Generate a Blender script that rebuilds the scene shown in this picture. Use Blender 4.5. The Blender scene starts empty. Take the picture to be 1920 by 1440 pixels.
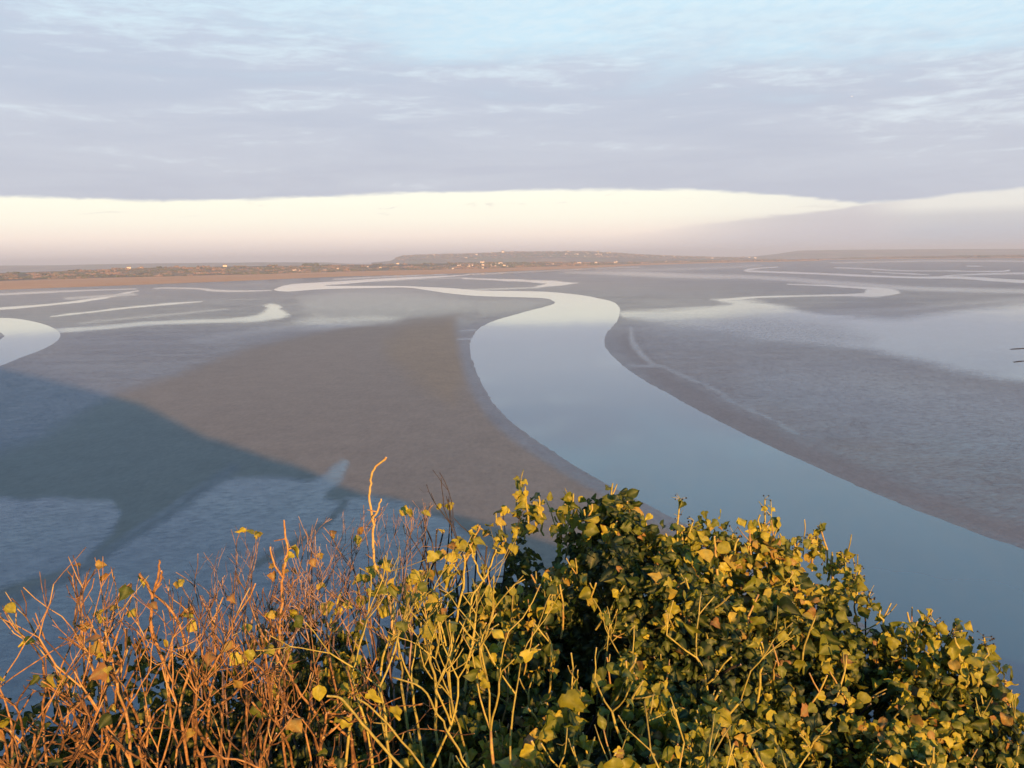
import bpy, math, random
import numpy as np
random.seed(7); rng = np.random.default_rng(7)
R = math.radians
scn = bpy.context.scene
col = scn.collection
F = 1663.0; H = 80.0; PITCH = math.atan(236 / F); ROLL = math.atan(30 / 1920)
EXPO = 1.0

# ------------------------------------------------------------------ camera geometry
cam_d = bpy.data.cameras.new('camera'); cam = bpy.data.objects.new('camera', cam_d); col.objects.link(cam)
cam_d.sensor_width = 36; cam_d.lens = 36 * F / 1920; cam_d.clip_start = 0.05; cam_d.clip_end = 90000
cp, sp, cr, sr = math.cos(PITCH), math.sin(PITCH), math.cos(ROLL), math.sin(ROLL)
fw = np.array([0, cp, -sp]); up0 = np.array([0, sp, cp]); rt0 = np.array([1., 0, 0])
# the horizon drops on the left of the picture: camera rolled clockwise about its view axis
rt = rt0 * cr - up0 * sr
up = up0 * cr + rt0 * sr
from mathutils import Matrix, Vector
m = Matrix(((rt[0], up[0], -fw[0], 0), (rt[1], up[1], -fw[1], 0), (rt[2], up[2], -fw[2], H), (0, 0, 0, 1)))
cam.matrix_world = m
scn.camera = cam
def project(P):
    """world points (N,3) -> photo pixels"""
    d = P - np.array([0, 0, H]); z = d @ fw
    return 960 + F * (d @ rt) / z, 720 - F * (d @ up) / z
def ray(px, py):
    px = np.asarray(px, float); py = np.asarray(py, float)
    d = fw + ((px - 960) / F)[..., None] * rt + ((720 - py) / F)[..., None] * up
    return d
def at_y(px, py, y):
    d = ray(px, py); k = np.asarray(y) / d[..., 1]
    return d * k[..., None] + np.array([0, 0, H])
def at_z(px, py, z):
    d = ray(px, py); k = (z - H) / d[..., 2]
    return d * k[..., None] + np.array([0, 0, H])

# ------------------------------------------------------------------ helpers
def tag(o, label=None, cat=None, group=None, kind=None):
    if label: o['label'] = label
    if cat: o['category'] = cat
    if group: o['group'] = group
    if kind: o['kind'] = kind
    return o
def empty(name, loc):
    o = bpy.data.objects.new(name, None); o.location = loc; col.objects.link(o); o.empty_display_size = .1
    return o
def mesh_obj(name, V, Fq, mats, parent=None, attrs=None, smooth=True, mat_idx=None, loc=None):
    """V (N,3); Fq list of (M,k) int arrays with equal k each"""
    me = bpy.data.meshes.new(name)
    V = np.asarray(V, np.float32)
    arrs = [np.asarray(f, np.int32) for f in (Fq if isinstance(Fq, list) else [Fq]) if len(f)]
    li = np.concatenate([a.ravel() for a in arrs]); tot = np.concatenate([np.full(len(a), a.shape[1], np.int32) for a in arrs])
    st = np.concatenate([[0], np.cumsum(tot)[:-1]]).astype(np.int32)
    me.vertices.add(len(V)); me.vertices.foreach_set('co', V.ravel())
    me.loops.add(len(li)); me.loops.foreach_set('vertex_index', li)
    me.polygons.add(len(tot)); me.polygons.foreach_set('loop_start', st)
    me.polygons.foreach_set('loop_total', tot)
    me.polygons.foreach_set('use_smooth', np.full(len(tot), smooth))
    for mt in (mats if isinstance(mats, (list, tuple)) else [mats]): me.materials.append(mt)
    if mat_idx is not None: me.polygons.foreach_set('material_index', np.asarray(mat_idx, np.int32))
    me.update(calc_edges=True)
    for k, a in (attrs or {}).items():
        at = me.attributes.new(k, 'FLOAT', 'POINT'); at.data.foreach_set('value', np.asarray(a, np.float32))
    o = bpy.data.objects.new(name, me); col.objects.link(o)
    if parent: o.parent = parent
    if loc is not None: o.location = loc
    return o
def hash2(ix, iy, seed):
    h = (ix.astype(np.int64) * 374761393 + iy.astype(np.int64) * 668265263 + seed * 144665) & 0x7fffffff
    h = ((h ^ (h >> 13)) * 1274126177) & 0x7fffffff
    return ((h ^ (h >> 16)) & 0xffff) / 65535.0
def vnoise(x, y, seed=0):
    ix = np.floor(x); iy = np.floor(y); fx = x - ix; fy = y - iy
    fx = fx * fx * (3 - 2 * fx); fy = fy * fy * (3 - 2 * fy)
    a = hash2(ix, iy, seed); b = hash2(ix + 1, iy, seed); c = hash2(ix, iy + 1, seed); d = hash2(ix + 1, iy + 1, seed)
    return (a * (1 - fx) + b * fx) * (1 - fy) + (c * (1 - fx) + d * fx) * fy
def fbm(x, y, seed=0, o=4):
    s = 0; a = .5; t = 0
    for i in range(o):
        s = s + a * vnoise(x, y, seed + i * 17); t += a; a *= .5; x = x * 2.03 + 5.1; y = y * 2.03 + 9.7
    return s / t      # 0..1
def smooth(x): x = np.clip(x, 0, 1); return x * x * (3 - 2 * x)

# ------------------------------------------------------------------ materials
def new_mat(name):
    mt = bpy.data.materials.new(name); mt.use_nodes = True
    nt = mt.node_tree; nt.nodes.clear()
    out = nt.nodes.new('ShaderNodeOutputMaterial')
    return mt, nt, out
class N:
    def __init__(s, nt): s.nt = nt
    def node(s, t, **kw):
        n = s.nt.nodes.new(t)
        for k, v in kw.items(): setattr(n, k, v)
        return n
    def link(s, a, b): s.nt.links.new(a, b)
    def setin(s, n, k, v):
        if v is None: return
        if hasattr(v, 'is_output') or isinstance(v, bpy.types.NodeSocket): s.link(v, n.inputs[k])
        else: n.inputs[k].default_value = v
    def math(s, op, a, b=None, c=None, clamp=False):
        n = s.node('ShaderNodeMath', operation=op, use_clamp=clamp)
        s.setin(n, 0, a); s.setin(n, 1, b); s.setin(n, 2, c); return n.outputs[0]
    def mix(s, f, a, b):
        n = s.node('ShaderNodeMix', data_type='RGBA'); s.setin(n, 0, f)
        s.setin(n, 6, a if not isinstance(a, tuple) else (*a, 1)); s.setin(n, 7, b if not isinstance(b, tuple) else (*b, 1)); return n.outputs[2]
    def maprange(s, v, a, b, c=0, d=1, smoothstep=True):
        n = s.node('ShaderNodeMapRange', interpolation_type='SMOOTHSTEP' if smoothstep else 'LINEAR')
        s.setin(n, 0, v); s.setin(n, 1, a); s.setin(n, 2, b); s.setin(n, 3, c); s.setin(n, 4, d); return n.outputs[0]
    def ramp(s, v, stops, interp='LINEAR'):
        n = s.node('ShaderNodeValToRGB'); cr_ = n.color_ramp; cr_.interpolation = interp
        while len(cr_.elements) < len(stops): cr_.elements.new(.5)
        for e, (p, c) in zip(cr_.elements, stops):
            e.position = p; e.color = (*c, 1) if isinstance(c, tuple) else (c, c, c, 1)
        s.setin(n, 0, v); return n.outputs[0]
    def noise(s, vec, scale, detail=4, rough=.5, dim='3D', dist=0):
        n = s.node('ShaderNodeTexNoise'); s.setin(n, 'Vector', vec); n.inputs['Scale'].default_value = scale
        n.inputs['Detail'].default_value = detail; n.inputs['Roughness'].default_value = rough; n.inputs['Distortion'].default_value = dist
        return n.outputs[0]
    def vmul(s, vec, v):
        n = s.node('ShaderNodeMapping'); s.setin(n, 0, vec); n.inputs[3].default_value = v; return n.outputs[0]
    def attr(s, name): return s.node('ShaderNodeAttribute', attribute_name=name).outputs['Fac']
    def bump(s, h, strength, dist=1.0):
        n = s.node('ShaderNodeBump'); s.setin(n, 'Height', h); n.inputs['Strength'].default_value = strength; n.inputs['Distance'].default_value = dist
        return n.outputs[0]
    def bsdf(s, color, rough=.6, spec=.5, normal=None, ior=None):
        n = s.node('ShaderNodeBsdfPrincipled'); s.setin(n, 'Base Color', (*color, 1) if isinstance(color, tuple) else color)
        s.setin(n, 'Roughness', rough); s.setin(n, 'Specular IOR Level', spec)
        if ior: n.inputs['IOR'].default_value = ior
        if normal is not None: s.link(normal, n.inputs['Normal'])
        return n.outputs[0]
    def mixsh(s, f, a, b):
        n = s.node('ShaderNodeMixShader'); s.setin(n, 0, f); s.link(a, n.inputs[1]); s.link(b, n.inputs[2]); return n.outputs[0]
    def pos(s): return s.node('ShaderNodeNewGeometry').outputs['Position']

def srgb(r, g, b):
    f = lambda c: (c / 255 / 12.92) if c / 255 <= .04045 else ((c / 255 + .055) / 1.055) ** 2.4
    return (f(r), f(g), f(b))

def mat_mud():
    mt, nt, out = new_mat('wet_sand'); n = N(nt); p = n.pos()
    wet = n.attr('wet'); tone = n.attr('tone')
    big = n.noise(n.vmul(p, (.004, .0016, .004)), 1, 5, .55)
    mid = n.noise(n.vmul(p, (.06, .045, .03)), 1, 7, .68)
    rot = n.node('ShaderNodeVectorRotate', rotation_type='Z_AXIS'); n.link(p, rot.inputs[0]); rot.inputs['Angle'].default_value = R(-18)
    fine = n.noise(n.vmul(rot.outputs[0], (.30, .50, 1)), 1, 6, .72)
    grain = n.noise(p, 3.2, 3, .7)
    speck = n.noise(n.vmul(p, (.55, .20, 1)), 1, 3, .7)
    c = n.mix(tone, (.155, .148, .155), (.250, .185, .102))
    v = n.math('ADD', n.math('MULTIPLY', big, .35), n.math('ADD', n.math('MULTIPLY', mid, .35), n.math('ADD', n.math('MULTIPLY', fine, .3), n.math('MULTIPLY', speck, .42))))
    bc = n.node('ShaderNodeMix', data_type='RGBA', blend_type='MULTIPLY'); bc.inputs[0].default_value = 1
    n.link(c, bc.inputs[6])
    g = n.maprange(v, .45, .98, .58, 1.42, False)
    cmb = n.node('ShaderNodeCombineColor'); [n.link(g, cmb.inputs[i]) for i in range(3)]
    n.link(cmb.outputs[0], bc.inputs[7])
    hb = n.math('ADD', fine, n.math('MULTIPLY', grain, .4))
    nb = n.bump(hb, .75, .2)
    mud = n.bsdf(bc.outputs[2], .62, .45, nb)
    nb2 = n.bump(hb, .12, .03)
    film = n.bsdf((.035, .115, .165), .05, .95, nb2, 1.33)
    # film of water covers the sand patchily
    k = n.math('ADD', wet, n.math('MULTIPLY', n.math('MULTIPLY', wet, n.math('SUBTRACT', 1.0, wet)), n.math('MULTIPLY', n.math('SUBTRACT', n.math('ADD', n.math('MULTIPLY', fine, .85), n.math('MULTIPLY', mid, .15)), .5), 8.5)), clamp=True)
    n.link(n.mixsh(k, mud, film), out.inputs[0]); return mt
def mat_water():
    mt, nt, out = new_mat('river_water'); n = N(nt); p = n.pos()
    a = n.noise(n.vmul(p, (.05, .02, 1)), 1, 3, .5); b = n.noise(p, .9, 2, .5)
    nb = n.bump(n.math('ADD', a, n.math('MULTIPLY', b, .02)), .06, .5)
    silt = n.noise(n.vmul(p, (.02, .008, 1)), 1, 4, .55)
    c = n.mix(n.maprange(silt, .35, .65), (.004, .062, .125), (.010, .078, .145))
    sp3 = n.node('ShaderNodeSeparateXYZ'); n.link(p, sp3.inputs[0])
    c = n.mix(n.maprange(sp3.outputs[1], 280, 620), c, (.085, .175, .22))  # paler with distance: brighter sky reflection painted into the water colour
    n.link(n.bsdf(c, .045, .95, nb, 1.33), out.inputs[0]); return mt
def mat_land():
    mt, nt, out = new_mat('farmland'); n = N(nt); p = n.pos()
    marsh = n.attr('marsh')
    v = n.node('ShaderNodeTexVoronoi'); n.link(n.vmul(p, (.0035, .0022, 0)), v.inputs['Vector']); v.inputs['Scale'].default_value = 1
    sep = n.node('ShaderNodeSeparateColor'); n.link(v.outputs['Color'], sep.inputs[0])
    fields = n.ramp(sep.outputs[0], [(0, (.16, .12, .075)), (.3, (.12, .13, .05)), (.5, (.26, .19, .11)), (.75, (.10, .085, .06)), (1, (.2, .15, .10))], 'CONSTANT')
    nz = n.noise(n.vmul(p, (.02, .008, 0)), 1, 5, .6)
    fields = n.mix(n.math('MULTIPLY', nz, .5), fields, (.09, .08, .055))
    m1 = n.noise(n.vmul(p, (.003, .02, 0)), 1, 5, .6)
    ms = n.mix(n.maprange(m1, .35, .65), (.55, .27, .11), (.68, .39, .19))
    n.link(n.bsdf(n.mix(marsh, fields, ms), .95, .1), out.inputs[0]); return mt
def mat_simple(name, c, rough=.8, spec=.3, var=None, scale=8, bump=None):
    mt, nt, out = new_mat(name); n = N(nt); cc = c; nb = None
    if var:
        cc = n.mix(n.maprange(n.noise(n.pos(), scale, 4, .6), .3, .7), c, var)
    if bump: nb = n.bump(n.noise(n.pos(), scale * 2, 5, .65), bump, .5 / scale)
    n.link(n.bsdf(cc, rough, spec, nb), out.inputs[0]); return mt
def mat_tint(name, stops, rough=.8, spec=.3, scale=75, amp=.95, bump=.6, bdist=.003):
    """colour by per-piece attribute 'tint' with fine noise on it"""
    mt, nt, out = new_mat(name); n = N(nt)
    nz = n.noise(n.pos(), scale, 4, .65)
    t = n.math('ADD', n.attr('tint'), n.math('MULTIPLY', n.math('SUBTRACT', nz, .5), amp), clamp=True)
    nb = n.bump(nz, bump, bdist)
    n.link(n.bsdf(n.ramp(t, stops), rough, spec, nb), out.inputs[0]); return mt
def mat_leaf():
    mt, nt, out = new_mat('ivy_leaf'); n = N(nt)
    t = n.attr('tint'); e = n.attr('edge'); vein = n.attr('vein')
    nz = n.noise(n.pos(), 90, 3, .6)
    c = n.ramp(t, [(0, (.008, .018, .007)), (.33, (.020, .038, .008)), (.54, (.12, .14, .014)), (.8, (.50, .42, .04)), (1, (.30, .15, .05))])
    c = n.mix(n.math('MULTIPLY', vein, .35), c, (.36, .36, .12))
    c = n.mix(n.maprange(n.math('MULTIPLY', e, n.math('ADD', nz, n.math('MULTIPLY', t, .28))), .62, .8), c, (.22, .08, .03))
    c = n.mix(n.maprange(nz, .35, .75, 0, .35), c, (.035, .06, .02))
    nb = n.bump(n.math('ADD', nz, n.math('MULTIPLY', vein, -.6)), .35, .002)
    a = n.bsdf(c, .45, .20, nb)
    tr = n.node('ShaderNodeBsdfTranslucent'); n.link(n.mix(.5, c, (.34, .32, .03)), tr.inputs[0])
    n.link(n.mixsh(.22, a, tr.outputs[0]), out.inputs[0]); return mt

M = dict(
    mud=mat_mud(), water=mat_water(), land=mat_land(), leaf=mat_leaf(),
    bark=mat_tint('orange_bark', [(0, (.05, .026, .014)), (.35, (.16, .08, .03)), (.6, (.42, .22, .08)), (.8, (.50, .36, .13)), (1, (.34, .28, .08))], .75, .25),
    thin=mat_tint('pinkish_bark', [(0, (.06, .036, .028)), (.4, (.22, .14, .10)), (.8, (.42, .30, .23)), (1, (.50, .40, .30))], .8, .2),
    shoot=mat_tint('yellow_green_bark', [(0, (.06, .045, .02)), (.35, (.20, .16, .04)), (.75, (.46, .38, .08)), (1, (.36, .20, .08))], .65, .3),
    dark=mat_tint('dark_bark', [(0, (.03, .025, .022)), (1, (.09, .07, .055))], .85, .2),
    cut=mat_simple('cut_wood', (.55, .40, .26), .8, .2),
    berry=mat_simple('ivy_berry_skin', (.015, .014, .02), .35, .5),
    rock=mat_simple('granite', (.22, .19, .16), .9, .2, (.12, .13, .09), .3, .6),
    wall=mat_simple('pale_render', (.80, .70, .58), .8, .2, (.72, .60, .5), .05),
    roof=mat_simple('slate_roof', (.12, .11, .12), .7, .3, (.17, .13, .12), .4),
    glass=mat_simple('window_glass', (.05, .06, .07), .2, .5),
    tree=mat_tint('winter_trees', [(0, (.06, .06, .04)), (.35, (.09, .10, .05)), (.6, (.16, .11, .08)), (1, (.26, .17, .12))], .95, .1, .3, .4, 0, .1),
    trunk=mat_simple('trunk_bark', (.09, .07, .055), .9, .2),
    feather=mat_simple('gull_white', (.85, .85, .85), .8, .2),
    stone=mat_simple('dressed_granite', (.33, .28, .22), .9, .2, (.22, .2, .17), .8, .5),
)

# ------------------------------------------------------------------ pixel-traced outlines, laid on the ground
def sd_poly(px, py, poly):
    """signed distance (positive inside), in photo pixels with y stretched towards the horizon"""
    P = np.asarray(poly, float); Q = np.roll(P, -1, 0)
    best = np.full(px.shape, 1e9); inside = np.zeros(px.shape, bool)
    for (x0, y0), (x1, y1) in zip(P, Q):
        dx, dy = x1 - x0, y1 - y0; L = dx * dx + dy * dy + 1e-9
        t = np.clip(((px - x0) * dx + (py - y0) * dy) / L, 0, 1)
        d = (px - x0 - t * dx) ** 2 + (py - y0 - t * dy) ** 2
        best = np.minimum(best, d)
        c = ((y0 > py) != (y1 > py))
        with np.errstate(divide='ignore', invalid='ignore'):
            xi = x0 + (py - y0) * dx / (dy if dy != 0 else 1e-9)
        inside ^= c & (px < xi)
    d = np.sqrt(best); return np.where(inside, d, -d)
def d_line(px, py, pts):
    """distance to a polyline of (x, y, halfwidth) -> halfwidth - distance"""
    best = np.full(px.shape, -1e9)
    for (x0, y0, w0), (x1, y1, w1) in zip(pts[:-1], pts[1:]):
        dx, dy = x1 - x0, y1 - y0; L = dx * dx + dy * dy + 1e-9
        t = np.clip(((px - x0) * dx + (py - y0) * dy) / L, 0, 1)
        d = np.sqrt((px - x0 - t * dx) ** 2 + (py - y0 - t * dy) ** 2)
        best = np.maximum(best, w0 + (w1 - w0) * t - d)
    return best
def spline(pts, n=6, closed=True):
    P = np.asarray(pts, float); out = []
    m_ = len(P)
    for i in range(m_ if closed else m_ - 1):
        g = (lambda k: P[k % m_]) if closed else (lambda k: P[min(max(k, 0), m_ - 1)])
        p0, p1, p2, p3 = g(i - 1), g(i), g(i + 1), g(i + 2)
        for t in np.linspace(0, 1, n, endpoint=False):
            out.append(.5 * ((2 * p1) + (-p0 + p2) * t + (2 * p0 - 5 * p1 + 4 * p2 - p3) * t * t + (-p0 + 3 * p1 - 3 * p2 + p3) * t ** 3))
    if not closed: out.append(P[-1])
    return [tuple(q) for q in out]

river = [(515,544),(524,538),(545,533.5),(570,531),(640,527),(700,523),(760,520),(850,516),(885,514),(850,518.5),(760,524),(690,528.5),(645,532.5),(608,535),
         (640,536),(700,536),(760,536.5),(840,540),(900,544.5),(960,545.5),(1020,547),(1080,552),(1130,561),(1155,569),(1163,581),(1159,598),(1149,612),(1137,625),(1133,640),
         (1141,658),(1165,683),(1200,708),(1260,742),(1340,785),(1440,835),(1540,880),(1640,925),(1740,965),(1840,1003),(1920,1030),(2020,1063),(2300,1150),(2700,1260),
         (2700,1700),(2300,1560),(2080,1400),(1890,1322),(1740,1240),(1600,1160),(1450,1078),(1350,1022),(1300,992),(1250,965),(1180,930),(1120,898),(1060,862),(1000,822),(955,788),(925,755),
         (905,722),(889,685),(881,655),(883,637),(895,619),(920,604),(960,591),(1010,578),(1035,571),(1040,565.5),(1030,561),(1010,558.5),(960,557),(900,555),(850,551),(800,544),(760,539),
         (700,540),(640,541),(590,543),(540,546.5)]
river = spline(river, 4)
pool = spline([(-420,615),(-200,600),(-60,597),(0,596),(35,598),(72,605),(100,615),(113,627),(106,640),(80,655),(40,670),(0,686),(-70,708),(-220,745),(-420,770)], 5)
islet = [(-90,622),(-20,618),(2,624),(9,630),(0,637),(-40,640)]

shore = np.array([(-1200,640),(-600,590),(-300,565),(0,543),(150,537.5),(300,532),(480,525),(640,518),(800,514),(900,511),(1000,506.5),(1100,502),(1200,497.5),(1300,494),(1400,491.5),(1500,489.5),(1535,488.5),(1560,486.5),(1700,485),(1800,484.2),(1920,483.5),(2600,474)])

# --- grid in (u = x/y, v = pixels below the level horizon)
vs = np.concatenate([np.arange(4.0, 20, .4), np.arange(20, 70, .6), np.arange(70, 160, 1.2), np.arange(160, 420, 2.2), np.arange(420, 1000, 4.0), np.arange(1000, 2600, 60)])
us = np.concatenate([np.arange(-1.1, -1.0, .05), np.arange(-1.0, -.64, .02), np.arange(-.64, .64, 3.0 / F), np.arange(.64, 1.0, .02), np.arange(1.0, 1.11, .05)])
U, Vv = np.meshgrid(us, vs); Yg = F * H / Vv; Xg = U * Yg
G = np.stack([Xg, Yg, np.zeros_like(Xg)], -1).reshape(-1, 3)
gx, gy = project(G); gx = np.clip(gx, -1e5, 1e5); gy = np.clip(gy, -1e5, 1e5)
g_dist = G[:, 1]
sc_px = F / g_dist                     # photo pixels per metre across
nrow, ncol = len(vs), len(us)
idx = np.arange(nrow * ncol).reshape(nrow, ncol)
quads = np.stack([idx[:-1, :-1], idx[:-1, 1:], idx[1:, 1:], idx[1:, :-1]], -1).reshape(-1, 4)[:, ::-1]

lx = G[:, 0] / g_dist * 8; ly = np.log(g_dist) * 9
wx = (fbm(lx * 2.2, ly * 1.6, 3) - .5); wy = (fbm(lx * 2.2, ly * 1.6, 31) - .5)
vv_px = F * H / g_dist
wgx = gx + wx * 26; wgy = gy + wy * np.clip(vv_px * .07, .6, 16)

wet = np.full(len(G), .23) ; tone = np.full(len(G), .16)
streak = fbm(lx * 1.6 + ly * .6, ly * 9, 77, 5)
streak2 = fbm(lx * 5 + ly * 1.5, ly * 22, 91, 4)
wet += (streak - .5) * .28 + (streak2 - .5) * .12
tone += (fbm(lx * 1.2, ly * 3, 55) - .5) * .35
def region(poly, soft, val, tn=None, warp=True, stretch=1.0, amt=1.0):
    global wet, tone
    P = np.asarray(poly); b = soft * 2 + 30
    X_, Y_ = (wgx, wgy) if warp else (gx, gy)
    m_ = (X_ > P[:, 0].min() - b) & (X_ < P[:, 0].max() + b) & (Y_ > P[:, 1].min() - b) & (Y_ < P[:, 1].max() + b)
    sd = sd_poly(X_[m_] , Y_[m_] * stretch, [(a, c * stretch) for a, c in poly])
    k = smooth(sd / (2 * soft) + .5) * amt
    wet[m_] += (val - wet[m_]) * k
    if tn is not None: tone[m_] += (tn - tone[m_]) * k
def line(pts, soft, val, warp=True, stretch=3.0, tn=None, amt=1.0):
    """streak: halfwidths are given vertically in px"""
    global wet, tone
    pts = [(a, b * stretch, w * stretch) for a, b, w in spline(pts, 4, False)]
    X_, Y_ = (wgx, gy + (wgy - gy) * .3) if warp else (gx, gy)
    P = np.asarray(pts); b = 40
    m_ = (X_ > P[:, 0].min() - b) & (X_ < P[:, 0].max() + b) & (Y_ * stretch > P[:, 1].min() - b * 3) & (Y_ * stretch < P[:, 1].max() + b * 3)
    k = smooth(d_line(X_[m_], Y_[m_] * stretch, pts) / (2 * soft * stretch) + .5) * amt
    wet[m_] += (val - wet[m_]) * k
    if tn is not None: tone[m_] += (tn - tone[m_]) * k

# dry brown flat in the middle, running down-left into the shadow
region([(-80,860),(200,745),(330,703),(470,652),(600,618),(700,607),(780,600),(858,596),(872,622),(880,672),(898,728),(945,795),(1040,865),(1150,932),(1260,985),(1330,1040),(1500,1300),(700,1500),(600,1200),(300,1200),(-80,1100)], 14, .03, .68)
region([(780,606),(858,598),(868,640),(880,700),(850,760),(740,690),(720,640)], 22, .0, 1.0, amt=.9)
# shaded wet ripple fields
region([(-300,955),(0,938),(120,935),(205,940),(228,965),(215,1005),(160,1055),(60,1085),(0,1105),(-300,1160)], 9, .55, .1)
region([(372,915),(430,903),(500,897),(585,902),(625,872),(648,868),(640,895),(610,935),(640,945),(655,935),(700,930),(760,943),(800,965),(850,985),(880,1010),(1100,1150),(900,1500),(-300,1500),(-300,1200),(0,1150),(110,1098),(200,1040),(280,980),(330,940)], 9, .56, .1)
line([(650,942,4),(615,975,5),(560,1015,7),(480,1060,8)], 5, .02, True, 1.4, .6)
line([(440,880,9),(370,925,9),(280,990,8),(200,1040,8),(110,1090,8),(20,1125,9),(-100,1160,10)], 9, .06, True, 1.2, .4)
line([(640,872,8),(625,895,9),(590,935,7),(530,985,6),(470,1030,6)], 7, .66, True, 1.2)
# moist strip along the river's left bank
line([(866,600,7),(872,640,8),(882,690,8),(905,745,9),(950,800,10),(1020,850,10),(1100,898,11),(1200,950,12),(1320,1015,12)], 8, .22, False, 1.6, .1)
# left: streaks, creeks
line([(-60,586,2),(0,579,2.2),(60,575,2),(130,567.5,1.8),(200,558,1.8),(235,551,1.5),(255,546,1)], .9, .97)
line([(90,594,.6),(150,588,1.2),(200,581.5,1.5),(260,575.5,1.6),(330,569.5,1.4),(380,566,.7)], .9, .95)
line([(100,621,4),(160,617,4),(250,609,3.6),(350,604,3.6),(430,601.5,3.4),(480,597,4),(503,590,4),(510,582,4),(500,574,2)], 2.5, .86)
region([(495,575),(508,570),(520,571),(527,581),(545,591),(528,597),(500,600),(455,603),(485,595),(501,589),(505,582)], 3, .95)
line([(-60,556,2),(0,552,2),(90,548,1.8),(180,544,1.3),(250,542,1)], 1.4, .75)
line([(292,541,.8),(310,540,1.2),(370,541.5,1.3),(400,545,1.8),(452,546,1.4),(510,545,.6)], 1.2, .8)
line([(130,560,1.5),(190,556,2),(250,552,2)], 2, .6)
line([(150,606,1),(300,592,1.5),(420,580,1)], 2.5, .5)
region([(548,604),(590,592),(640,594),(700,590),(760,594),(740,602),(680,608),(610,616),(566,614)], 9, .60, .0)
region([(565,560),(640,546),(760,545),(880,560),(900,580),(780,590),(640,590),(570,585)], 12, .40, .0)
line([(380,640,5),(480,622,6),(560,612,5)], 8, .42)
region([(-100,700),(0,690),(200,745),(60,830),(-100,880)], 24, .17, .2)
# centre, far
region([(872,521.5),(960,523.5),(1040,526.5),(1090,531),(1050,536),(1000,538.5),(1030,532),(1000,529.5),(940,526.5),(872,523.5)], 1.0, .97)
line([(1010,539,1),(930,542,1.2),(860,543.5,.8)], 1.2, .7)
line([(875,514.5,1.2),(960,511,1.4),(1040,507,1.6),(1110,503.5,1.6),(1200,500.5,1)], 1.0, .9)
line([(620,524,1),(720,519,1.3),(830,514,1)], 1.2, .7)
line([(700,529,.6),(800,523,1),(870,521,1)], 1, .6)
line([(1060,510,2.5),(1180,513,4),(1300,518,4),(1420,520,3.5),(1540,529,4),(1680,539,4),(1800,544,4),(1960,547,4)], 3.5, .66, tn=0)
line([(1100,504,2),(1200,506,2),(1330,503,2),(1420,498,2)], 2.5, .5)
region([(880,560),(1020,563),(1030,568),(960,585),(900,590)], 7, .36)
# right, far creeks
line([(1455,501,.9),(1415,504,1.3),(1402,507.5,1.6),(1430,509.5,1.7),(1520,512.5,1.7),(1620,517,1.8),(1720,520.5,1.8),(1790,520.5,2.4),(1850,524,3),(1920,528,3),(2000,530,3)], .8, .97)
line([(1560,502,1),(1620,504,1.2),(1700,508,1),(1800,508,.8)], 1, .8)
line([(1640,510,.8),(1700,513.5,1.2),(1740,515,.6)], .8, .8)
line([(1780,517,1.2),(1850,514,1.6),(1960,512,1.8)], 1, .85)
line([(1780,508.5,.6),(1870,509,1),(1890,507,1)], .7, .97)
line([(1815,499,.7),(1835,499,.8)], .6, .97)
line([(1560,493,1.4),(1640,491,1.6),(1760,489,1.8),(1930,490,1.4)], 1.2, .8)
line([(1480,533,1.0),(1560,536.5,1.6),(1620,540,2),(1660,544,3),(1680,549,3.4),(1640,552,3),(1580,553.5,2),(1500,555.5,1.5),(1420,558,1.6),(1350,563,2)], 1.0, .97)
region([(1620,541),(1665,545),(1690,549.5),(1650,556),(1600,556),(1625,550)], 1.6, .96)
region([(1330,562),(1385,562),(1435,567),(1480,577),(1510,585),(1600,596),(1500,604),(1400,603),(1280,600),(1170,597),(1165,586),(1250,581),(1330,577),(1372,572)], 5, .86, 0)
region([(1180,592),(1400,580),(1500,588),(1560,595),(1680,597),(1780,585),(1860,576),(1960,566),(2400,560),(2400,800),(2000,728),(1920,714),(1860,706),(1780,690),(1700,672),(1620,655),(1540,646),(1440,634),(1330,618),(1240,606)], 11, .93, 0)
region([(1180,600),(1420,590),(1560,610),(1640,640),(1560,650),(1400,642),(1250,630)], 22, .52, 0, amt=.75)
line([(1560,586,3),(1680,582,3),(1800,570,4),(1960,560,4)], 6, .45)
# right sand flat: brighter streaks and rills, dark moist band by the bank
line([(1175,640,10),(1260,720,14),(1420,810,16),(1600,890,18),(1800,965,16),(2000,1030,16)], 14, .06, True, 1.6, .22)
region([(1400,680),(1600,690),(1800,730),(2100,780),(2100,900),(1800,850),(1550,790),(1400,740)], 40, .42, 0, amt=.8)
line([(1183,615,2),(1186,640,4),(1200,662,4),(1225,685,3)], 3, .55, False, 1.3)
line([(1225,683,1.5),(1280,705,2),(1350,738,2),(1420,775,2.2),(1500,815,2)], 3, .55, True, 1.8)
line([(1180,686,1.5),(1240,688,2)], 2, .5, False)
line([(860,637,1),(885,635,1.4)], 1.2, .6, False)
line([(865,621,.8),(890,619,1.2)], 1.2, .6, False)
wet = np.clip(wet, 0, 1); tone = np.clip(tone, 0, 1)

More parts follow.
